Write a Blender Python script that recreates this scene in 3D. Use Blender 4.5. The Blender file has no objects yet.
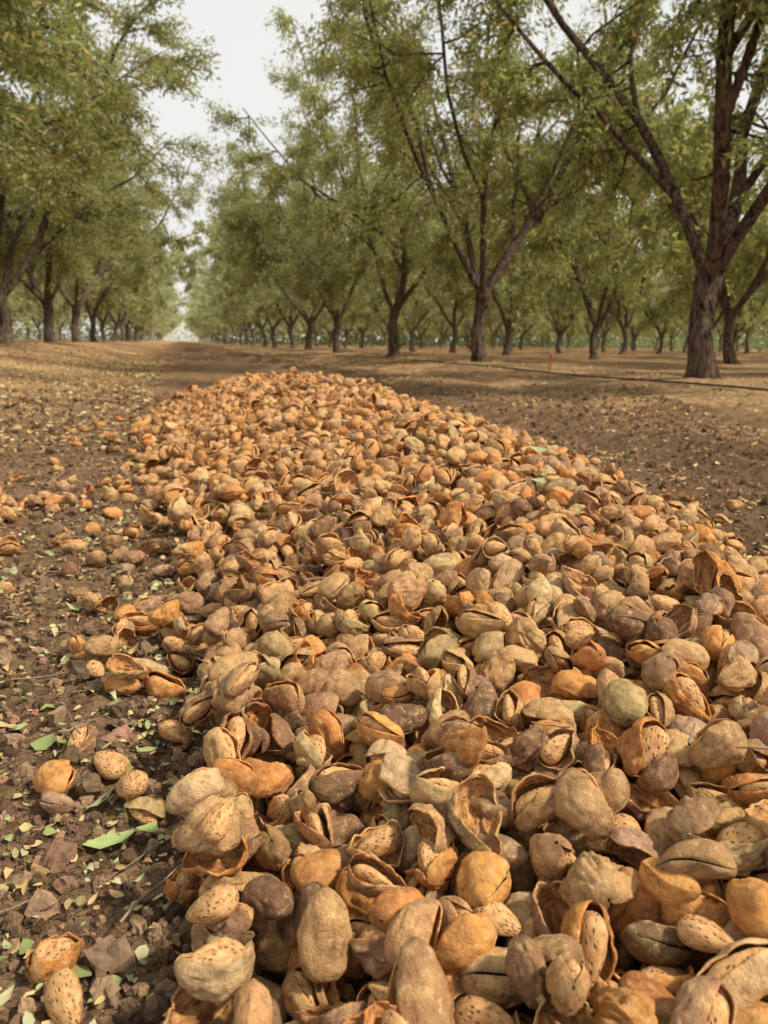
import bpy, math, random
import numpy as np
from mathutils import noise as mnoise, Vector, Matrix
D=bpy.data; S=bpy.context.scene
random.seed(7)
S.view_settings.view_transform='Standard'
S.view_settings.look='None'
S.view_settings.exposure=0
# ---------------------------------------------------------------- helpers
def link(o):
    S.collection.objects.link(o); return o
def quads_mesh(name,V,Q,mats=None,mi=None,smooth=True,col=None):
    V=np.asarray(V,dtype=np.float32); Q=np.asarray(Q,dtype=np.int32)
    me=D.meshes.new(name)
    me.vertices.add(len(V)); me.vertices.foreach_set('co',V.ravel())
    me.loops.add(Q.size); me.loops.foreach_set('vertex_index',Q.ravel())
    me.polygons.add(len(Q)); me.polygons.foreach_set('loop_start',np.arange(0,Q.size,4,dtype=np.int32))
    if mi is not None: me.polygons.foreach_set('material_index',np.asarray(mi,dtype=np.int32))
    me.polygons.foreach_set('use_smooth',np.full(len(Q),smooth,dtype=bool))
    if col is not None:
        a=me.color_attributes.new('col','FLOAT_COLOR','POINT')
        c=np.ones((len(V),4),dtype=np.float32); c[:,:3]=col; a.data.foreach_set('color',c.ravel())
    for m in (mats or []): me.materials.append(m)
    me.update(calc_edges=True); me.validate(); return me
def _h(ix,iy,s):
    v=np.sin(ix*127.1+iy*311.7+s*74.7)*43758.5453
    return v-np.floor(v)
def vnoise(x,y,s=0):
    x=np.asarray(x,float); y=np.asarray(y,float)
    ix=np.floor(x); iy=np.floor(y); fx=x-ix; fy=y-iy
    fx=fx*fx*(3-2*fx); fy=fy*fy*(3-2*fy)
    a=_h(ix,iy,s);b=_h(ix+1,iy,s);c=_h(ix,iy+1,s);d=_h(ix+1,iy+1,s)
    return (a*(1-fx)+b*fx)*(1-fy)+(c*(1-fx)+d*fx)*fy-.5
def sstep(a,b,x):
    t=np.clip((x-a)/(b-a),0,1); return t*t*(3-2*t)
# ---------------------------------------------------------------- terrain & pile profile
ROWR=4.9; ROWL=-3.5
def ground_base(X,Y):
    X=np.asarray(X,float);Y=np.asarray(Y,float)
    z=.30*sstep(-.7,-3.2,X)*sstep(0,6,Y)
    z=z+.10*np.exp(-((X-ROWR)/.9)**2)
    for xr,wd in ((1.75,.13),(2.15,.10),(3.2,.16)):
        z=z-.035*np.exp(-((X-xr-.05*np.sin(Y*.8))/wd)**2)*sstep(.5,2,Y)+.016*np.exp(-((X-xr-.05*np.sin(Y*.8)-wd*1.9)/wd)**2)*sstep(.5,2,Y)
    z=z+.05*vnoise(X*.35+3,Y*.22,3)*sstep(2,8,np.abs(Y)+np.abs(X))
    return z
def ground_micro(X,Y):
    near=1-sstep(3.5,7,np.hypot(X,Y))
    return near*(.016*vnoise(X*9,Y*9,1)+.012*vnoise(X*28,Y*28,2)+.008*vnoise(X*70,Y*70,4))+(1-near)*(.045*vnoise(X*1.5,Y*1.1,5)+.022*vnoise(X*6,Y*5,6))
XLY=[-1,.45,.7,.95,1.6,2.8,4.5,6.2]; XLV=[.02,-.005,.015,.015,-.02,-.05,-.04,.12]
XRY=[-1,.6,1.0,1.4,2.2,4.5,6.2]; XRV=[.84,.85,.90,1.06,1.18,1.15,1.0]
def pile_t(X,Y):
    X=np.asarray(X,float);Y=np.asarray(Y,float)
    H=np.interp(Y,[-1,.2,.8,.95,1.3,1.8,3.2,4.4,5.2,6.2],[.09,.10,.102,.112,.145,.178,.212,.202,.145,0])
    xl=np.interp(Y,XLY,XLV)
    xc=np.interp(Y,[-1,.6,1.3,3,4.4,6.2],[.54,.55,.61,.62,.52,.46])
    xr=np.interp(Y,XRY,XRV)
    xl=xl+.06*vnoise(Y*3,Y*0+.3,9)*sstep(.8,1.6,Y); xr=xr+.05*vnoise(Y*3,Y*0+.3,10)
    t=np.where(X<xc,(xc-X)/(xc-xl),(X-xc)/(xr-xc))
    t=np.clip(t,0,1)
    p=(1-t**1.5)
    return H*p*(1+.20*vnoise(X*4,Y*4,12))
def ground_h(X,Y):
    return ground_base(X,Y)+ground_micro(X,Y)
# ---------------------------------------------------------------- node helpers
def newmat(name):
    m=D.materials.new(name); m.use_nodes=True
    nt=m.node_tree; nt.nodes.clear()
    out=nt.nodes.new('ShaderNodeOutputMaterial')
    return m,nt,out
class N:
    def __init__(s,nt): s.nt=nt
    def n(s,t,**k):
        x=s.nt.nodes.new(t)
        for a,b in k.items(): setattr(x,a,b)
        return x
    def set(s,sock,v):
        if isinstance(v,bpy.types.NodeSocket): s.nt.links.new(v,sock)
        else:
            if isinstance(v,(tuple,list)) and len(v)==3 and sock.type=='RGBA': v=(*v,1)
            sock.default_value=v
    def noise(s,vec,scale,detail=4,rough=.55):
        x=s.n('ShaderNodeTexNoise'); s.set(x.inputs['Vector'],vec)
        x.inputs['Scale'].default_value=scale;x.inputs['Detail'].default_value=detail;x.inputs['Roughness'].default_value=rough
        return x.outputs['Fac']
    def vor(s,vec,scale,feature='F1'):
        x=s.n('ShaderNodeTexVoronoi',feature=feature); s.set(x.inputs['Vector'],vec); x.inputs['Scale'].default_value=scale
        return x
    def mr(s,v,a,b,c=0,d=1):
        x=s.n('ShaderNodeMapRange'); s.set(x.inputs[0],v)
        for i,q in zip((1,2,3,4),(a,b,c,d)): x.inputs[i].default_value=q
        x.clamp=True; return x.outputs[0]
    def math(s,op,a,b=0.0):
        x=s.n('ShaderNodeMath',operation=op); s.set(x.inputs[0],a); s.set(x.inputs[1],b); return x.outputs[0]
    def mix(s,f,a,b,bt='MIX'):
        x=s.n('ShaderNodeMix',data_type='RGBA',blend_type=bt); s.set(x.inputs[0],f); s.set(x.inputs[6],a); s.set(x.inputs[7],b); return x.outputs[2]
    def bump(s,h,strength,dist,nrm=None):
        x=s.n('ShaderNodeBump'); s.set(x.inputs['Height'],h); x.inputs['Strength'].default_value=strength; x.inputs['Distance'].default_value=dist
        if nrm is not None: s.set(x.inputs['Normal'],nrm)
        return x.outputs[0]
    def prin(s,col,rough,nrm=None,spec=.3,sheen=0):
        x=s.n('ShaderNodeBsdfPrincipled'); s.set(x.inputs['Base Color'],col); s.set(x.inputs['Roughness'],rough)
        x.inputs['Specular IOR Level'].default_value=spec
        if sheen: x.inputs['Sheen Weight'].default_value=sheen
        if nrm is not None: s.set(x.inputs['Normal'],nrm)
        return x.outputs[0]
    def diff(s,col,nrm=None):
        x=s.n('ShaderNodeBsdfDiffuse'); s.set(x.inputs[0],col); x.inputs[1].default_value=.5
        if nrm is not None: s.set(x.inputs['Normal'],nrm)
        return x.outputs[0]
# ---- ground
mg,nt,out=newmat('orchard_soil'); k=N(nt)
geo=k.n('ShaderNodeNewGeometry'); P=geo.outputs['Position']
sep=k.n('ShaderNodeSeparateXYZ'); k.set(sep.inputs[0],P); X=sep.outputs[0];Y=sep.outputs[1]
nb=k.noise(P,1.2,4,.6); nf=k.noise(P,45,5,.75); nm=k.noise(P,7,5,.7)
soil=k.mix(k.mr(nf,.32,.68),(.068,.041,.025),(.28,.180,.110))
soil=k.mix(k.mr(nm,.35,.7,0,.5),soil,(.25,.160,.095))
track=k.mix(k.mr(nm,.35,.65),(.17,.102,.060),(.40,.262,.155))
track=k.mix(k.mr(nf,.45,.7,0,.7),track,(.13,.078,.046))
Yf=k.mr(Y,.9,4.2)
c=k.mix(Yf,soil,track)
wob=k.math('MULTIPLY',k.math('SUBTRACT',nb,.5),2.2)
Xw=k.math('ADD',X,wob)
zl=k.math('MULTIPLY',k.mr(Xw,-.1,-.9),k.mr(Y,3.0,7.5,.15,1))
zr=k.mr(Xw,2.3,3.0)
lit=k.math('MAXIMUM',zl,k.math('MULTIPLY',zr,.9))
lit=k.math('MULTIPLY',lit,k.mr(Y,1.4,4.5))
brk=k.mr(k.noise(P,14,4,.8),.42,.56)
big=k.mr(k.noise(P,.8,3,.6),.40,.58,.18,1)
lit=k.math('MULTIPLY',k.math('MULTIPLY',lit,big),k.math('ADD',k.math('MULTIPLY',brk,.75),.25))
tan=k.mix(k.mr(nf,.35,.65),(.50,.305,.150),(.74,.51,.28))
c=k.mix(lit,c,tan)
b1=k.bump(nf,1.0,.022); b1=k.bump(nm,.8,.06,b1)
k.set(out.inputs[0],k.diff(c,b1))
def tint_node(k):
    a=k.n('ShaderNodeAttribute',attribute_type='INSTANCER',attribute_name='tint'); return a.outputs['Color']
# hull outer
mh,nt,out=newmat('almond_hull_skin'); k=N(nt)
T=tint_node(k)
tc=k.n('ShaderNodeTexCoord').outputs['Object']
va=k.n('ShaderNodeVectorMath',operation='ADD'); k.set(va.inputs[0],tc)
vs=k.n('ShaderNodeVectorMath',operation='SCALE'); k.set(vs.inputs[0],T); vs.inputs[3].default_value=3.7
k.set(va.inputs[1],vs.outputs[0]); v=va.outputs[0]
n1=k.noise(v,50,2,.6); n2=k.noise(v,170,5,.78)
c=k.mix(k.mr(n1,.52,.34,0,.45),T,(.29,.145,.070))
c=k.mix(k.mr(n1,.53,.70,0,.50),c,(.70,.44,.20))
c=k.mix(k.mr(n2,.54,.70,0,.75),c,(.16,.070,.032))
c=k.mix(k.mr(n2,.46,.32,0,.60),c,(.93,.65,.37))
vc=k.n('ShaderNodeAttribute',attribute_name='col').outputs['Color']
c=k.mix(1.0,c,vc,'MULTIPLY')
b=k.bump(n2,1.0,.0040)
k.set(out.inputs[0],k.prin(c,.78,b,.22))
# hull inside
mi_,nt,out=newmat('almond_hull_inside'); k=N(nt)
tc=k.n('ShaderNodeTexCoord').outputs['Object']
mp=k.n('ShaderNodeMapping'); k.set(mp.inputs[0],tc); mp.inputs['Scale'].default_value=(.35,1,1)
n1=k.noise(mp.outputs[0],220,3,.65)
c=k.mix(k.mr(n1,.35,.68),(.15,.055,.018),(.68,.34,.125))
c=k.mix(.18,c,tint_node(k))
b=k.bump(n1,1.0,.005)
k.set(out.inputs[0],k.prin(c,.8,b,.25))
# shell (nut)
ms,nt,out=newmat('almond_shell'); k=N(nt)
tc=k.n('ShaderNodeTexCoord').outputs['Object']
mp=k.n('ShaderNodeMapping'); k.set(mp.inputs[0],tc); mp.inputs['Scale'].default_value=(.5,1,1)
vo=k.vor(mp.outputs[0],420).outputs['Distance']; n1=k.noise(mp.outputs[0],260,3,.6)
c=k.mix(k.mr(n1,.35,.65),(.42,.215,.082),(.66,.39,.175))
c=k.mix(k.mr(vo,.28,.08,0,.75),c,(.17,.08,.033))
b=k.bump(k.mr(vo,.05,.4),.9,.0018)
k.set(out.inputs[0],k.prin(c,.75,b,.25))
# clods
mc,nt,out=newmat('soil_clod'); k=N(nt)
tc=k.n('ShaderNodeTexCoord').outputs['Object']
n1=k.noise(tc,220,3,.7)
c=k.mix(k.mr(n1,.3,.7),(.6,.6,.6),(1.25,1.25,1.25)); c=k.mix(1.0,tint_node(k),c,'MULTIPLY')
k.set(out.inputs[0],k.diff(c,k.bump(n1,.6,.002)))
# litter
ml,nt,out=newmat('litter_leaf'); k=N(nt)
c=k.n('ShaderNodeAttribute',attribute_name='col').outputs['Color']
P=k.n('ShaderNodeNewGeometry').outputs['Position']
c=k.mix(k.mr(k.noise(P,120,3),.4,.7,0,.35),c,(.20,.13,.06))
k.set(out.inputs[0],k.prin(c,.65,None,.3))
# foliage
mf,nt,out=newmat('almond_foliage'); k=N(nt)
c=k.n('ShaderNodeAttribute',attribute_name='col').outputs['Color']
oi=k.n('ShaderNodeObjectInfo')
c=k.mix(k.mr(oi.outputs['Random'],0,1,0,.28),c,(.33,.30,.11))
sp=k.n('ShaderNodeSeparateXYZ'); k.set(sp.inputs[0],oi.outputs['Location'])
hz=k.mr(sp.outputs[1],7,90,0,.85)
c=k.mix(hz,c,(.62,.65,.49))  # distance haze painted into leaf colour, paler with the tree's Y
d=k.diff(c)
tr=k.n('ShaderNodeBsdfTranslucent'); k.set(tr.inputs[0],k.mix(1.0,c,(1.2,1.2,.75),'MULTIPLY'))
mx=k.n('ShaderNodeMixShader'); mx.inputs[0].default_value=.44; nt.links.new(d,mx.inputs[1]); nt.links.new(tr.outputs[0],mx.inputs[2])
k.set(out.inputs[0],mx.outputs[0])
# bark
mb,nt,out=newmat('almond_bark'); k=N(nt)
tc=k.n('ShaderNodeTexCoord').outputs['Object']
mp=k.n('ShaderNodeMapping'); k.set(mp.inputs[0],tc); mp.inputs['Scale'].default_value=(1,1,.25)
n1=k.noise(mp.outputs[0],26,5,.75); n2=k.noise(tc,3,2)
c=k.mix(k.mr(n1,.42,.58),(.022,.016,.013),(.22,.160,.122))
c=k.mix(k.mr(n2,.45,.7,0,.40),c,(.27,.155,.095))
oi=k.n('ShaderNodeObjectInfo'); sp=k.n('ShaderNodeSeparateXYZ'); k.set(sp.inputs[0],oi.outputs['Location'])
c=k.mix(k.mr(sp.outputs[1],10,110,0,.75),c,(.38,.35,.30))  # bark colour fades with Y to imitate air haze
k.set(out.inputs[0],k.diff(c,k.bump(n1,1.0,.08)))
def plain(name,col,rough=.6):
    m,nt,out=newmat(name); k=N(nt); tc=k.n('ShaderNodeTexCoord').outputs['Object']
    c=k.mix(k.mr(k.noise(tc,60,4),.3,.7),tuple(x*.7 for x in col),tuple(min(1,x*1.2) for x in col))
    k.set(out.inputs[0],k.prin(c,rough)); return m
m_twig=plain('dry_twig',(.26,.185,.125),.9); m_hose=plain('black_polyethylene',(.02,.02,.022),.5)
m_red=plain('faded_red_plastic',(.60,.22,.17))
# ---------------------------------------------------------------- ground mesh
def axis(lo,f0,f1,hi,step,g):
    a=list(np.arange(f0,f1,step)); s=step; x=a[-1]
    while x<hi: s*=g; x+=s; a.append(x)
    s=step; x=a[0]; b=[]
    while x>lo: s*=g; x-=s; b.append(x)
    return np.array(b[::-1]+a)
ax=axis(-500,-1.1,2.0,500,.0085,1.05); ay=axis(-30,.15,3.0,900,.0085,1.04)
GX,GY=np.meshgrid(ax,ay)
GZ=ground_h(GX,GY)+np.maximum(0,pile_t(GX,GY)-.065)
nx,ny=len(ax),len(ay)
i=np.arange(nx*ny).reshape(ny,nx)
Q=np.stack([i[:-1,:-1],i[:-1,1:],i[1:,1:],i[1:,:-1]],-1).reshape(-1,4)
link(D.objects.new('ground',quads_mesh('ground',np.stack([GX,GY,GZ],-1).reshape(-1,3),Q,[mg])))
# ---------------------------------------------------------------- hull variants
def nz(p,s,o): return mnoise.noise(Vector((p[0]*s+o,p[1]*s-o*.7,p[2]*s+o*.3)))
def hull_geom(seed,a,b,c,g0,flare,thick,wr,nut,crease=.1):
    r=random.Random(seed); o=seed*3.17
    nu,nv=28,40
    V=[];F=[];M=[];C=[]
    bend=r.uniform(-.22,.22); tw=r.uniform(-.35,.35); asym=r.uniform(-.45,.45); lipc=r.uniform(-.5,1.)
    lens=r.uniform(.15,.45)
    def surf(u,w,off):
        th=math.pi*(.012+.976*u)
        st=math.sin(th); ct=math.cos(th)
        g=g0*st**.6*(1+asym*ct)
        ph=g+(2*math.pi-2*g)*w
        rad=st**(.84+(.38*(-ct) if ct<0 else 0))*(1+.10*ct)
        e=min(ph-g,2*math.pi-g-ph)
        k=1.0-.10*math.exp(-(min(ph,2*math.pi-ph)/.25)**2)*(g0<.3)
        k+=flare*lipc*math.exp(-(e/.35)**2)*st+flare*.4*math.exp(-(e/.9)**2)*st
        k+=.07*math.exp(-((ph-math.pi)/.22)**2)
        x=a*ct*(1+ (0.20*(-ct) if ct<0 else 0))
        sn=math.sin(ph)
        y=b*rad*math.cos(ph)*k; z=c*rad*sn*k*(.18+.82*abs(sn)**lens)*1.08
        p=(x,y,z)
        n=wr*(nz(p,45,o)*.9+nz(p,120,o+5)*.5+nz((x*.35,y,z),330,o+9)*.36)
        cr=math.exp(-(nz((x*.5,y,z),70,o+20)/.06)**2)
        n-=crease*cr*st
        s=(1+n)*(1-off)
        y*=s; z*=s; x*=1-off*.5
        if g0>.3: x+=.10*a*nz((x,y,z),70,o+33)*math.exp(-(e/.5)**2)
        z+=bend*x*x/a
        q=tw*x/a
        y,z=y*math.cos(q)-z*math.sin(q),y*math.sin(q)+z*math.cos(q)
        lip=math.exp(-(e/.12)**2)
        end=abs(ct)**12
        return (x,y,z),lip,max(end,cr*.6*(crease>.03))
    for off in (0.,thick):
        for iu in range(nu+1):
            for iv in range(nv+1):
                p,lip,end=surf(iu/nu,iv/nv,off*(1-.35*(iv in(0,nv))))
                V.append(p); q=1-.45*end; l2=lip if g0>.15 else -lip*.8; C.append((q+.30*l2,q+.16*l2,q+.0*l2))
    W=nv+1
    for iu in range(nu):
        for iv in range(nv):
            F.append([iu*W+iv,iu*W+iv+1,(iu+1)*W+iv+1,(iu+1)*W+iv]); M.append(0)
    B=(nu+1)*W
    for iu in range(nu):
        for iv in range(nv):
            F.append([B+iu*W+iv,B+(iu+1)*W+iv,B+(iu+1)*W+iv+1,B+iu*W+iv+1]); M.append(1)
        for iv in (0,nv):
            q=[iu*W+iv,B+iu*W+iv,B+(iu+1)*W+iv,(iu+1)*W+iv]
            F.append(q if iv else q[::-1]); M.append(0)
    if nut: nut_geom(V,F,M,C,seed,a*.80,b*.74,c*.62,(0,b*.04,0),r.uniform(-.3,.3))
    return V,F,M,C
def nut_geom(V,F,M,C,seed,a,b,c,off,rot):
    nu,nv=20,24; B=len(V)
    for iu in range(nu+1):
        for iv in range(nv):
            th=math.pi*(.01+.98*iu/nu); ph=2*math.pi*iv/nv
            st=math.sin(th); rad=st**.9*(1+.28*math.cos(th))
            x=a*math.cos(th)*(1.12 if math.cos(th)<0 else 1)
            kk=1+.05*math.exp(-(min(ph,2*math.pi-ph)/.2)**2)
            y=b*rad*math.cos(ph)*kk; z=c*rad*math.sin(ph)
            s=1+.07*nz((x,y,z),150,seed)+.05*nz((x,y,z),420,seed+3)
            y*=s;z*=s
            y,z=y*math.cos(rot)-z*math.sin(rot),y*math.sin(rot)+z*math.cos(rot)
            V.append((x+off[0],y+off[1],z+off[2])); C.append((1,1,1))
    for iu in range(nu):
        for iv in range(nv):
            F.append([B+iu*nv+iv,B+iu*nv+(iv+1)%nv,B+(iu+1)*nv+(iv+1)%nv,B+(iu+1)*nv+iv]); M.append(2)
vcol=D.collections.new('almond_variants')
kinds=[]
def addv(V,F,M,C,kind):
    n='almond_variant_%02d'%len(kinds)
    me=quads_mesh(n,V,F,[mh,mi_,ms],M,True,np.array(C))
    vcol.objects.link(D.objects.new(n,me)); kinds.append(kind)
R=random.Random(11)
def dims(): return R.uniform(.0190,.0230),R.uniform(.0143,.0168),R.uniform(.0104,.0132)
for s in range(8): addv(*hull_geom(s+1,*dims(),R.uniform(.06,.15),.0,.12,.18,False,.08),'closed')
for s in range(12): addv(*hull_geom(s+21,*dims(),R.uniform(.35,.78),R.uniform(.05,.35),.11,.22,True,.09),'split')
for s in range(10): addv(*hull_geom(s+41,*dims(),R.uniform(.75,1.25),R.uniform(.1,.5),.10,.30,s%5!=3,.12),'open')
for s in range(12):
    a,b,c=dims(); addv(*hull_geom(s+61,a*1.02,b*1.0,c*1.15,R.uniform(1.05,1.75),R.uniform(.05,.55),.09,.40,s%2==0,.16),'cup')
for s in range(3):
    V=[];F=[];M=[];C=[]; nut_geom(V,F,M,C,s+91,R.uniform(.0160,.0182),.0120,.0090,(0,0,0),0); addv(V,F,M,C,'nut')
kidx={q:[i for i,x in enumerate(kinds) if x==q] for q in set(kinds)}
# clod variants
ccol=D.collections.new('clod_variants')
for s in range(5):
    V=[];F=[];nu,nv=7,9
    for iu in range(nu+1):
        for iv in range(nv):
            th=math.pi*(.02+.96*iu/nu);ph=2*math.pi*iv/nv
            p=Vector((math.sin(th)*math.cos(ph),math.sin(th)*math.sin(ph),math.cos(th)*.75))
            p*=1+.75*mnoise.noise(p*1.6+Vector((s*5,0,0)))+.3*mnoise.noise(p*4+Vector((s*5,3,0)))
            V.append(p*.01)
    for iu in range(nu):
        for iv in range(nv): F.append([iu*nv+iv,(iu+1)*nv+iv,(iu+1)*nv+(iv+1)%nv,iu*nv+(iv+1)%nv])
    ccol.objects.link(D.objects.new('clod_variant_%d'%s,quads_mesh('clod%d'%s,V,F,[mc],None,False)))
def instancer(name,pos,rot,scl,idx,tint,coll):
    me=D.meshes.new(name); n=len(pos); me.vertices.add(n)
    me.vertices.foreach_set('co',np.asarray(pos,dtype=np.float32).ravel())
    for nm,ty,arr,key in (('rot','FLOAT_VECTOR',rot,'vector'),('scl','FLOAT_VECTOR',scl,'vector'),('idx','INT',idx,'value')):
        a=me.attributes.new(nm,ty,'POINT'); a.data.foreach_set(key,np.asarray(arr,dtype=np.int32 if ty=='INT' else np.float32).ravel())
    a=me.attributes.new('tint','FLOAT_COLOR','POINT'); t=np.ones((n,4),dtype=np.float32); t[:,:3]=tint; a.data.foreach_set('color',t.ravel())
    o=link(D.objects.new(name,me))
    ng=D.node_groups.new(name+'_scatter','GeometryNodeTree')
    ng.interface.new_socket('Geometry',in_out='INPUT',socket_type='NodeSocketGeometry')
    ng.interface.new_socket('Geometry',in_out='OUTPUT',socket_type='NodeSocketGeometry')
    gi=ng.nodes.new('NodeGroupInput');go=ng.nodes.new('NodeGroupOutput')
    ip=ng.nodes.new('GeometryNodeInstanceOnPoints'); ci=ng.nodes.new('GeometryNodeCollectionInfo')
    ci.inputs['Collection'].default_value=coll; ci.inputs['Separate Children'].default_value=True; ci.inputs['Reset Children'].default_value=True
    L=ng.links.new
    L(gi.outputs[0],ip.inputs['Points']); L(ci.outputs[0],ip.inputs['Instance']); ip.inputs['Pick Instance'].default_value=True
    for nm,ty,sock in (('idx','INT','Instance Index'),('rot','FLOAT_VECTOR','Rotation'),('scl','FLOAT_VECTOR','Scale')):
        a=ng.nodes.new('GeometryNodeInputNamedAttribute'); a.data_type=ty; a.inputs['Name'].default_value=nm
        L(next(x for x in a.outputs if x.enabled and x.name=='Attribute'),ip.inputs[sock])
    L(ip.outputs[0],go.inputs[0])
    md=o.modifiers.new('scatter','NODES'); md.node_group=ng
    return o
# ---------------------------------------------------------------- drop the almonds
rng=np.random.default_rng(5)
cs=.006; x0,y0=-.9,-.35; gw,gh=int(2.6/cs),int(7.2/cs)
hx=x0+np.arange(gw)*cs; hy=y0+np.arange(gh)*cs
HX,HY=np.meshgrid(hx,hy)
PT=pile_t(HX,HY)
tgt=ground_h(HX,HY)+PT
hf=ground_h(HX,HY)+np.maximum(0,PT-.065)
PAL=np.array([(.66,.395,.175),(.58,.335,.150),(.41,.235,.125),(.53,.39,.18),(.76,.34,.095),(.26,.14,.075),(.78,.54,.28),(.48,.295,.185),(.66,.27,.08)])
pos=[];rot=[];scl=[];idx=[];tint=[]
oy,ox=np.mgrid[-3:4,-3:4]; dd=np.hypot(ox,oy)*cs
def drop(x,y,kind=None,spread=3,flat=1.):
    if kind is None:
        far=min(1,max(0,(y-.8)/2.5))
        kind=rng.choice(['closed','split','open','cup','nut'],p=[.12-.06*far,.33,.28+.02*far,.23+.04*far,.04])
    vi=int(rng.choice(kidx[kind])); sc=rng.uniform(.85,1.18)
    pit=rng.normal(0,.38*flat)
    c_=.0109*sc*(1+.55*abs(math.sin(pit))); r_=.0166*sc
    m=dd<r_; cap=np.sqrt(np.clip(1-(dd/r_)**2,0,1))*c_
    best=None
    for t in range(spread):
        xx=x+(rng.normal(0,.012) if t else 0); yy=y+(rng.normal(0,.012) if t else 0)
        ix=int((xx-x0)/cs); iy=int((yy-y0)/cs)
        if ix<4 or iy<4 or ix>=gw-4 or iy>=gh-4: continue
        pt=hf[iy-3:iy+4,ix-3:ix+4]
        z=np.max((pt+cap)[m])
        zz=.70*z+.30*(np.mean(pt[m])+c_)
        if best is None or zz<best[0]: best=(zz,xx,yy,ix,iy,pt)
    if best is None: return
    z,xx,yy,ix,iy,pt=best
    yaw=rng.uniform(0,2*math.pi)
    sx=(pt[3,6]-pt[3,0])/(6*cs); sy=(pt[6,3]-pt[0,3])/(6*cs)
    sl=max(-.8,min(.8,sx*math.cos(yaw)+sy*math.sin(yaw)))
    hf[iy-3:iy+4,ix-3:ix+4]=np.where(m,np.maximum(pt,z+cap),pt)
    pos.append((xx,yy,z))
    roll=rng.uniform(0,2*math.pi) if kind in('split','open') else (rng.normal(0,.45)+(math.pi if rng.random()<.5 else 0))
    if kind in('cup','open','split') and rng.random()<.68: roll=math.pi/2+rng.normal(0,.7)   # opening turned up
    elif kind=='cup': roll=rng.uniform(0,2*math.pi)
    rot.append((roll,pit-math.atan(sl)*.7,yaw)); scl.append((sc,sc*rng.uniform(.92,1.08),sc*rng.uniform(.92,1.1))); idx.append(vi)
    c=PAL[rng.choice(9,p=[.21,.17,.13,.08,.12,.07,.08,.07,.07])]*rng.uniform(.66,1.10)
    far=min(1,max(0,(y-.8)/2)); c=c*(1-.30*far)+np.array((.72,.37,.14))*.30*far
    tint.append(c*(1+rng.normal(0,.025,3)))
for rnd in range(60):
    need=np.argwhere((hf<tgt-.008)&(PT>.010))
    if len(need)<150: break
    pick=need[rng.choice(len(need),size=min(len(need)//14+40,1600),replace=False)]
    for iy,ix in pick:
        if hf[iy,ix]<tgt[iy,ix]-.008: drop(hx[ix]+rng.uniform(-.003,.003),hy[iy]+rng.uniform(-.003,.003))
    if len(pos)>18000: break
for _ in range(260):
    y=rng.uniform(.1,5.6); drop(rng.uniform(.1,.85),y,None,4)
n_p=len(pos)
for _ in range(380):
    y=rng.uniform(.35,6.2)
    xl=float(np.interp(y,XLY,XLV))
    spreadx=.020 if y<.9 else .09
    drop(xl+.03-abs(rng.normal(0,spreadx)),y,None,1,.5)
for _ in range(150):
    y=rng.uniform(.9,6); drop(float(np.interp(y,XRY,XRV))+abs(rng.normal(0,.12)),y,None,1,.5)
for _ in range(34):
    drop(rng.uniform(-.5,-.15),rng.uniform(1.5,5),None,1,.5)
for (x,y,kd) in [(-.124,.711,'closed'),(-.128,.742,'split'),(-.111,.798,'cup'),(-.08,.751,'nut'),(-.044,.682,'open'),(-.058,.70,'nut'),(-.097,.501,'cup'),
   (.0135,.505,'nut'),(.007,.455,'nut'),(.044,.468,'split'),(-.085,.462,'nut'),(-.16,1.097,'closed'),(-.145,1.07,'split'),(-.173,1.34,'closed'),
   (-.30,1.40,'cup'),(-.34,1.67,'split'),(-.35,1.72,'cup'),(-.02,.82,'cup'),(-.035,.93,'split'),(.0,.60,'split'),(.02,.56,'open')]:
    drop(x,y,kd,1,.3)
for _ in range(26): drop(rng.normal(-.40,.06),rng.normal(2.1,.09),None,1,.5)
print('almonds',len(pos))
instancer('almond_pile',pos[:n_p],rot[:n_p],scl[:n_p],idx[:n_p],np.array(tint[:n_p]),vcol)
instancer('scattered_almonds',pos[n_p:],rot[n_p:],scl[n_p:],idx[n_p:],np.array(tint[n_p:]),vcol)
# ---------------------------------------------------------------- clods
n=42000
u=rng.random(n); Yc=.25+6.5*u**1.7
side=rng.random(n)<.66
Xc=np.where(side,.12-rng.random(n)*(.45+.55*Yc),.9+rng.random(n)*(.6+.4*Yc))
keep=pile_t(Xc,Yc)<.03; Xc,Yc=Xc[keep],Yc[keep]; n=len(Xc)
sz=np.clip(rng.lognormal(-1.35,.58,n),.12,1.5)*(1+.12*Yc)
Zc=ground_h(Xc,Yc)+sz*.0035
base=np.array((.225,.146,.090)); tt=base*rng.uniform(.35,1.7,(n,1))*(1+rng.normal(0,.05,(n,3)))
instancer('soil_clods',np.stack([Xc,Yc,Zc],1),rng.uniform(0,6.3,(n,3)),np.repeat(sz[:,None],3,1),rng.integers(0,5,n),tt,ccol)
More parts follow.
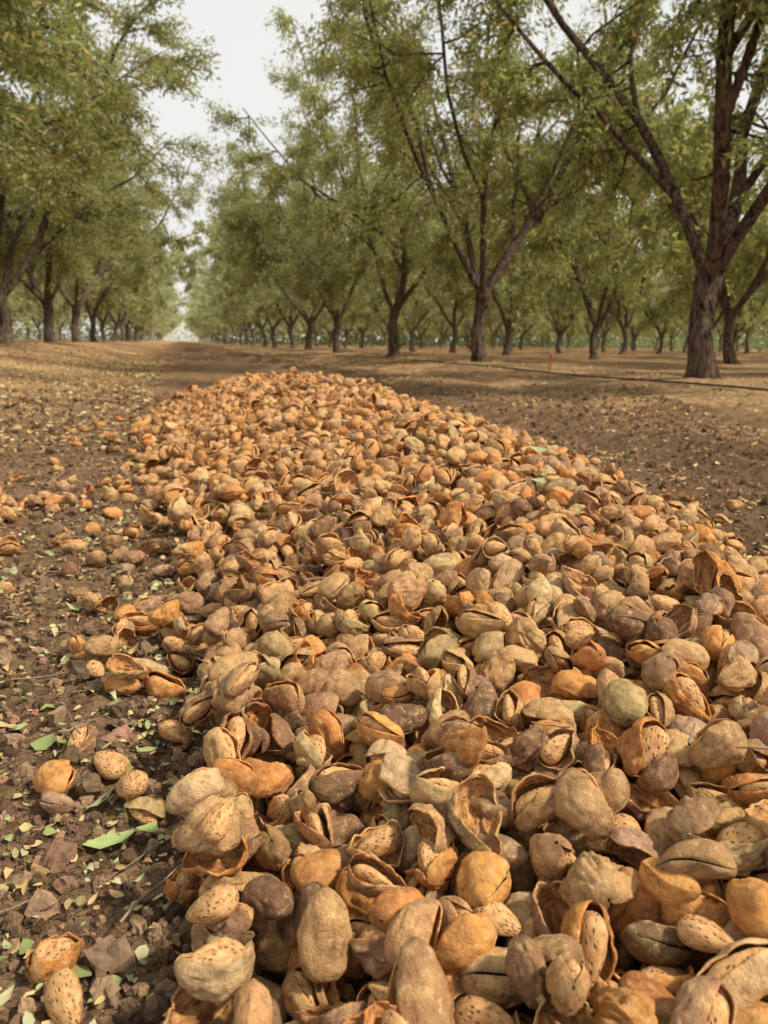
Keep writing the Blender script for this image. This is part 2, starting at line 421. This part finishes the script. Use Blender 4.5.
# ---------------------------------------------------------------- litter
def litter():
    V=[];C=[];Q=[]
    def leaf(x,y,z,L,W,col,curl,tilt=.25,yaw=None):
        yaw=rng.uniform(0,6.28) if yaw is None else yaw
        d=np.array((math.cos(yaw),math.sin(yaw),rng.normal(0,tilt))); s=np.array((-math.sin(yaw),math.cos(yaw),rng.normal(0,tilt)))
        u=np.array((0,0,1.)); p=np.array((x,y,z))
        ts=[0,.3,.7,1]; ws=[.08,1,.8,.05]; b=len(V)
        for t,w in zip(ts,ws):
            cc=p+d*L*(t-.5)+u*curl*L*((t-.5)**2)*2
            V.append(cc+s*W*w*.5+u*abs(curl)*W*.4*w); V.append(cc); V.append(cc-s*W*w*.5+u*abs(curl)*W*.4*w)
            for _ in range(3): C.append(col)
        for i_ in range(3):
            for j in range(2):
                q=b+i_*3+j; Q.append((q,q+1,q+4,q+3))
    greens=[(.36,.40,.17),(.27,.34,.12),(.45,.45,.25),(.50,.40,.18)]
    tans=[(.60,.40,.17),(.50,.31,.13),(.66,.48,.23),(.40,.24,.11),(.48,.41,.16)]
    def put(n,xf,yf,L0,L1,pal,wr=.33):
        for _ in range(n):
            y=yf(); x=xf(y)
            if pile_t(x,y)>.01: continue
            z=float(ground_h(x,y))+.006
            L=rng.uniform(L0,L1); col=np.array(pal[rng.integers(len(pal))])*rng.uniform(.7,1.15)
            leaf(x,y,z,L,L*rng.uniform(wr*.7,wr*1.5),col,rng.normal(0,.4))
    put(2600,lambda y:.1-rng.random()*(.4+.5*y),lambda:.3+1.9*rng.random()**1.3,.003,.012,greens,.6)
    put(1700,lambda y:.1-rng.random()*(.4+.5*y),lambda:.3+1.9*rng.random()**1.3,.003,.014,tans,.5)
    put(220,lambda y:.1-rng.random()*(.4+.5*y),lambda:.35+1.9*rng.random(),.015,.032,greens,.4)
    put(4600,lambda y:.1-rng.random()*(1.2+.5*y),lambda:1.2+6*rng.random(),.006,.024,tans+greens[2:],.5)
    put(3000,lambda y:1.0+rng.random()*(.6+.4*y),lambda:1.+6*rng.random(),.006,.026,tans,.5)
    put(7500,lambda y:-.2-abs(rng.normal(0,1.6)),lambda:3.2+16*rng.random(),.02,.05,tans+greens[2:],.5)
    put(6500,lambda y:2.2+rng.random()*5,lambda:2+16*rng.random(),.015,.045,tans,.5)
    put(1200,lambda y:rng.uniform(-4,9),lambda:14+16*rng.random(),.04,.08,tans,.5)
    z=float(ground_h(-.065,.64))+.008
    leaf(-.072,.645,z,.045,.018,(.36,.45,.18),.25,.05,.1); leaf(-.042,.648,z+.003,.026,.016,(.32,.42,.15),.5,.2,1.0)
    for (x,y) in ((.62,1.30),(.60,1.28),(.45,2.2),(.75,1.6)):
        iy=int((y-y0)/cs);ix=int((x-x0)/cs); leaf(x,y,float(hf[iy-2:iy+3,ix-2:ix+3].max())+.003,.04,.016,(.36,.40,.24),.3,.3)
    link(D.objects.new('leaf_litter',quads_mesh('leaf_litter',np.array(V),Q,[ml],None,True,np.array(C))))
litter()
# ---------------------------------------------------------------- tubes
def tube(V,Q,path,rad,sides):
    path=np.asarray(path,float); n=len(path); b=len(V)
    t=np.gradient(path,axis=0); t/=np.linalg.norm(t,axis=1)[:,None]+1e-9
    ref=np.array((1.,.13,.07)) if abs(t[0][2])>.6 else np.array((.05,.1,1.))
    for i_ in range(n):
        a=ref-t[i_]*ref.dot(t[i_]); a/=np.linalg.norm(a)+1e-9; ref=a; c_=np.cross(t[i_],a)
        for s in range(sides):
            q=2*math.pi*s/sides; V.append(path[i_]+rad[i_]*(a*math.cos(q)+c_*math.sin(q)))
    for i_ in range(n-1):
        for s in range(sides):
            s2=(s+1)%sides; Q.append((b+i_*sides+s,b+i_*sides+s2,b+(i_+1)*sides+s2,b+(i_+1)*sides+s))
V=[];Q=[]
tw=[(-.033,.55,.07,.9,.0012),(-.14,.56,.06,.3,.0010),(-.11,.80,.05,.6,.0012),(-.02,.50,.05,2.2,.0009),(-.2,1.0,.1,.2,.0015),(-.25,1.5,.12,1.1,.002)]
for _ in range(60): tw.append((rng.uniform(-.6,.02),rng.uniform(.45,2.5),rng.uniform(.015,.06),rng.uniform(0,3.14),rng.uniform(.0005,.0013)))
for _ in range(26): tw.append((rng.uniform(.1,.85),rng.uniform(.35,3),rng.uniform(.03,.09),rng.uniform(0,3.14),rng.uniform(.0008,.0018)))
for x,y,L,a,r in tw:
    pts=[]
    iy=int((y-y0)/cs);ix=int((x-x0)/cs); zz=float(hf[iy-2:iy+3,ix-2:ix+3].max())+r+.002
    for j in range(6):
        t=j/5-.5; pts.append((x+L*t*math.cos(a)+rng.normal(0,.02)*L,y+L*t*math.sin(a)+rng.normal(0,.02)*L,zz+rng.normal(0,.02)*L))
    tube(V,Q,pts,[r*(1-.1*j) for j in range(6)],6)
link(D.objects.new('fallen_twigs',quads_mesh('fallen_twigs',np.array(V),Q,[m_twig])))
# ---------------------------------------------------------------- trees
def make_tree(seed,height,nleaf,th=1.0,nsc=4,low=0.,lod=0):
    r=np.random.default_rng(seed); V=[];Q=[]
    lean=r.normal(0,.10,2)
    zs=[-.15,.0,.06,.15,.3,.45,.6,.78*th,.9*th,th,th+.12]; rr=np.array([.27,.22,.18,.15,.132,.122,.124,.122,.136,.142,.08])*.85
    rr=rr*(1+r.normal(0,.03,len(rr)))
    tube(V,Q,[(lean[0]*z+.05*math.sin(z*5+seed),lean[1]*z+.05*math.cos(z*4+seed),z) for z in zs],rr,14 if not lod else 7)
    top=np.array((lean[0]*th+.05*math.sin(th*5+seed),lean[1]*th+.05*math.cos(th*4+seed),th-.08))
    limbs=[]
    def limb(p,d,L,r0,n_=12,up=.05,jit=.11,r1=.010,sides=9,emit=True):
        pts=[p.copy()]; rad=[r0]; d=d/np.linalg.norm(d)
        for j in range(n_):
            d=d+r.normal(0,jit,3)+np.array((0,0,up)); d/=np.linalg.norm(d); p=p+d*L/n_; pts.append(p)
            t=(j+1)/n_; rad.append(r1+(r0-r1)*(1-t)**.85)
        if emit: tube(V,Q,pts,rad,sides)
        return np.array(pts),np.array(rad)
    az0=r.uniform(0,6.28); H=height-th
    for s in range(nsc):
        az=az0+2*math.pi*s/nsc+r.normal(0,.25); el=math.radians(r.uniform(50,62))
        d=np.array((math.cos(az)*math.cos(el),math.sin(az)*math.cos(el),math.sin(el)))
        L=H*r.uniform(.98,1.1)
        pts,rad=limb(top,d,L,r.uniform(.055,.080),14,.055,.12,sides=8 if not lod else 5); limbs.append((pts,L,1.))
        for f in range(2):
            j=int(r.integers(2,6)); a2=az+r.choice([-1,1])*r.uniform(.5,1.1); el2=math.radians(r.uniform(30,58))
            d2=np.array((math.cos(a2)*math.cos(el2),math.sin(a2)*math.cos(el2),math.sin(el2)))
            p2,_=limb(pts[j],d2,L*r.uniform(.42,.60),rad[j]*.68,10,.05,sides=7 if not lod else 4); limbs.append((p2,L*.6,.7))
    twigs=[]
    for pts,L,w in limbs:
        ns=int(12*w+2)
        for q in range(ns):
            t=r.uniform(.12,1.0)**.85; f=t*(len(pts)-1); j=min(int(f),len(pts)-2); p=pts[j]+(pts[j+1]-pts[j])*(f-j)
            o=p.copy(); o[2]=0; o/=np.linalg.norm(o)+1e-6
            d=o*r.uniform(-.1,.9)+r.normal(0,.55,3); d[2]=r.uniform(-.45-low,.55)
            Ls=r.uniform(.7,1.4)*(1-.40*t)
            p2,_=limb(p,d,Ls,.016,6,-.03,.13,.004,5 if not lod else 3); twigs.append((p2[2:],1.2))
            for e in range(7 if not lod else 4):
                jj=int(r.integers(1,7)); d3=(p2[-1]-p2[0])/Ls+r.normal(0,.8,3)
                p3,_=limb(p2[jj],d3,r.uniform(.25,.65),.005,3,-.06,.15,.002,3,emit=not lod); twigs.append((p3,1.))
    V=np.array(V); nb=len(V); nq=len(Q)
    ctr=[];dirs=[];shade=[]
    W=np.array([w for _,w in twigs]); cnt=r.multinomial(nleaf,W/W.sum())
    for (p,w),c_ in zip(twigs,cnt):
        if c_==0: continue
        f=r.random(c_)*(len(p)-1); j=np.minimum(f.astype(int),len(p)-2); fr=(f-j)[:,None]
        dd_=p[j+1]-p[j]; pp=p[j]+dd_*fr+r.normal(0,.06,(c_,3)); dn=dd_/np.linalg.norm(dd_,axis=1)[:,None]
        ctr.append(pp); dirs.append(dn*.5+r.normal(0,.6,(c_,3))+np.array((0,0,-.30))); shade.append(np.full(c_,r.uniform(.68,1.32)))
    ctr=np.concatenate(ctr);dirs=np.concatenate(dirs);shade=np.concatenate(shade)
    dirs/=np.linalg.norm(dirs,axis=1)[:,None]; m=len(ctr)
    sd=np.cross(dirs,r.normal(0,1,(m,3))); sd/=np.linalg.norm(sd,axis=1)[:,None]
    ls=2.1 if lod else 1.
    Ln=r.uniform(.065,.115,m)[:,None]*ls; Wd=Ln*r.uniform(.27,.36,(m,1))*(1.25 if lod else 1)
    lv=np.stack([ctr,ctr+dirs*Ln*.45+sd*Wd*.5,ctr+dirs*Ln,ctr+dirs*Ln*.45-sd*Wd*.5],1).reshape(-1,3)
    lq=nb+np.arange(m*4).reshape(m,4)
    base=np.array((.275,.315,.135))*shade[:,None]*r.uniform(.7,1.35,(m,1))
    yl=r.random(m)<.18; base[yl]=np.array((.64,.53,.27))*r.uniform(.7,1.2,(yl.sum(),1))
    col=np.concatenate([np.full((nb,3),.1),np.repeat(base,4,0)])
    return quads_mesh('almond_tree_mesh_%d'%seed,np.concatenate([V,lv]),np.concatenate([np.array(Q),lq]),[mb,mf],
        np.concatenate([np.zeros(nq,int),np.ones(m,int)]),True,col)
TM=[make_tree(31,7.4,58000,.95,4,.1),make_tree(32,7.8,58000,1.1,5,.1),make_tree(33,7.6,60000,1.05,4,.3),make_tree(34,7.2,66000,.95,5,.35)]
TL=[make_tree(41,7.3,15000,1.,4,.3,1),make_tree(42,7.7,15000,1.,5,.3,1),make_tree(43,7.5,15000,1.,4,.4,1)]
tr_=random.Random(3)
def put_tree(name,x,y,parent=None,v=None,s=None,rz=None,wide=1.):
    o=link(D.objects.new(name,TL[tr_.randrange(3)] if parent else TM[v]))
    o.location=(x,y,float(ground_base(x,y))-.01); s=s or tr_.uniform(.92,1.1)
    o.scale=(s*wide,s*wide,s); o.rotation_euler=(0,0,rz if rz is not None else tr_.uniform(0,6.28))
    if parent: o.parent=parent
    return o
rows=D.objects.new('distant_orchard_trees',None); link(rows)
yy=6.9; kk=0
while yy<200:
    x=ROWR+tr_.uniform(-.1,.1)
    if yy<35: put_tree('almond_tree',x,yy,v=[0,1,2,3,0][kk%5],s=1.02)
    else: put_tree('tree',x,yy,rows)
    yy+=6.0; kk+=1
yy=7.3; kk=0
while yy<200:
    x=ROWL+tr_.uniform(-.1,.1)
    if yy<35: put_tree('almond_tree',x,yy,v=[3,2,3,2,1,0][kk%6],s=1.06,wide=1.2)
    else: put_tree('tree',x,yy,rows,wide=1.05)
    yy+=6.0; kk+=1
for rI in range(1,7):
    yy=6.9+tr_.uniform(0,5)
    while yy<95+rI*6:
        xr=ROWR+6.7*rI
        if math.atan2(xr,yy)<math.radians(52): put_tree('tree',xr+tr_.uniform(-.2,.2),yy,rows)
        yy+=6.0
for rI in range(1,4):
    yy=14+tr_.uniform(0,5)
    while yy<90:
        put_tree('tree',ROWL-6.7*rI+tr_.uniform(-.2,.2),yy,rows); yy+=6.0
# far orchard canopy beyond the last modelled rows (one mass of leaf clumps)
r=np.random.default_rng(9)
m=60000
side=r.random(m)
fx=np.where(side<.68,ROWR+r.uniform(0,165,m),ROWL-r.uniform(0,90,m)); fy=r.uniform(96,135,m)
sel=side>.9; fx[sel]=r.uniform(46,62,sel.sum()); fy[sel]=r.uniform(25,125,sel.sum())
fz=.1+7*r.random(m)**1.5*(.85+.2*np.sin(fx*.9)*np.cos(fy*.8))
cc=np.array((.24,.28,.18))*r.uniform(.75,1.2,(m,1))
en=side<.06; fx[en]=r.uniform(-14,14,en.sum()); fy[en]=r.uniform(206,222,en.sum()); fz[en]=r.uniform(-.1,7.2,en.sum()); cc[en]=np.array((.62,.65,.56))  # haze is mixed into these clump colours, palest at the row end
ctr=np.stack([fx,fy,fz],1); dr=r.normal(0,1,(m,3)); dr/=np.linalg.norm(dr,axis=1)[:,None]
sd=np.cross(dr,r.normal(0,1,(m,3))); sd/=np.linalg.norm(sd,axis=1)[:,None]
L_=r.uniform(.35,.8,(m,1))
lv=np.stack([ctr,ctr+dr*L_*.5+sd*L_*.3,ctr+dr*L_,ctr+dr*L_*.5-sd*L_*.3],1).reshape(-1,3)
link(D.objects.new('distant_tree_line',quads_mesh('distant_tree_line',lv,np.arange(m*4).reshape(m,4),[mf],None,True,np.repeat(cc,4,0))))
# ---------------------------------------------------------------- hose + stakes
V=[];Q=[]; pts=[]
for y in np.concatenate([np.arange(2,30,.25),np.arange(30,90,2)]):
    x=ROWR-.55+.05*math.sin(y*1.3)+.04*math.sin(y*.37+1); pts.append((x,y,float(ground_base(x,y))+.02))
tube(V,Q,pts,[.009]*len(pts),8)
link(D.objects.new('irrigation_hose',quads_mesh('irrigation_hose',np.array(V),Q,[m_hose])))
def stake(x,y,m,h):
    z=float(ground_base(x,y)); V=[];Q=[]
    tube(V,Q,[(0,0,-.05),(0,0,.02),(0,0,h*.7),(0,0,h*.72),(0,0,h*.95),(0,0,h),(0,0,h+.001)],[.004,.012,.012,.022,.022,.016,.0005],10)
    o=link(D.objects.new('sprinkler_stake',quads_mesh('sprinkler_stake',np.array(V),Q,[m]))); o.location=(x,y,z)
stake(ROWR-.25,9.7,m_red,.22); stake(ROWR-.4,30,m_red,.35); stake(ROWR-.4,34.5,m_red,.35)
# ---------------------------------------------------------------- light
w=D.worlds.new('World'); S.world=w; w.use_nodes=True; nt=w.node_tree; nt.nodes.clear(); k=N(nt)
az=math.atan2(.85,-.55); el=math.radians(48)
sky=k.n('ShaderNodeTexSky',sky_type='NISHITA'); sky.sun_disc=False; sky.sun_elevation=el; sky.sun_rotation=az; sky.dust_density=5; sky.air_density=1.0
tcw=k.n('ShaderNodeTexCoord').outputs['Generated']; sz_=k.n('ShaderNodeSeparateXYZ'); k.set(sz_.inputs[0],tcw)
hc=k.mix(k.mr(sz_.outputs[2],.35,.9),(7.8,7.7,7.35),(5.8,5.7,5.3))
c=k.mix(.86,sky.outputs[0],hc)
bg=k.n('ShaderNodeBackground'); k.set(bg.inputs[0],c); bg.inputs[1].default_value=.126
wo=k.n('ShaderNodeOutputWorld'); nt.links.new(bg.outputs[0],wo.inputs[0])
sl=D.lights.new('sun','SUN'); sl.energy=4.7; sl.angle=math.radians(5); sl.color=(1,.90,.73)
so=link(D.objects.new('sun',sl)); td=Vector((math.sin(az)*math.cos(el),math.cos(az)*math.cos(el),math.sin(el)))
so.rotation_euler=td.to_track_quat('Z','Y').to_euler(); so.location=(0,0,20)
# ---------------------------------------------------------------- camera
cd=D.cameras.new('camera'); cam=link(D.objects.new('camera',cd)); S.camera=cam
cd.sensor_fit='VERTICAL'; cd.sensor_height=36; cd.lens=804/1024*36; cd.clip_start=.02; cd.clip_end=3000
yaw=math.radians(14.2); pt=math.radians(11.9); roll=math.radians(.6)
F=Vector((math.sin(yaw)*math.cos(pt),math.cos(yaw)*math.cos(pt),-math.sin(pt)))
Rm=F.to_track_quat('-Z','Y').to_matrix()@Matrix.Rotation(roll,3,'Z')
cam.rotation_euler=Rm.to_euler(); cam.location=(0,0,.42)
cd.dof.use_dof=True; cd.dof.focus_distance=.75; cd.dof.aperture_fstop=12
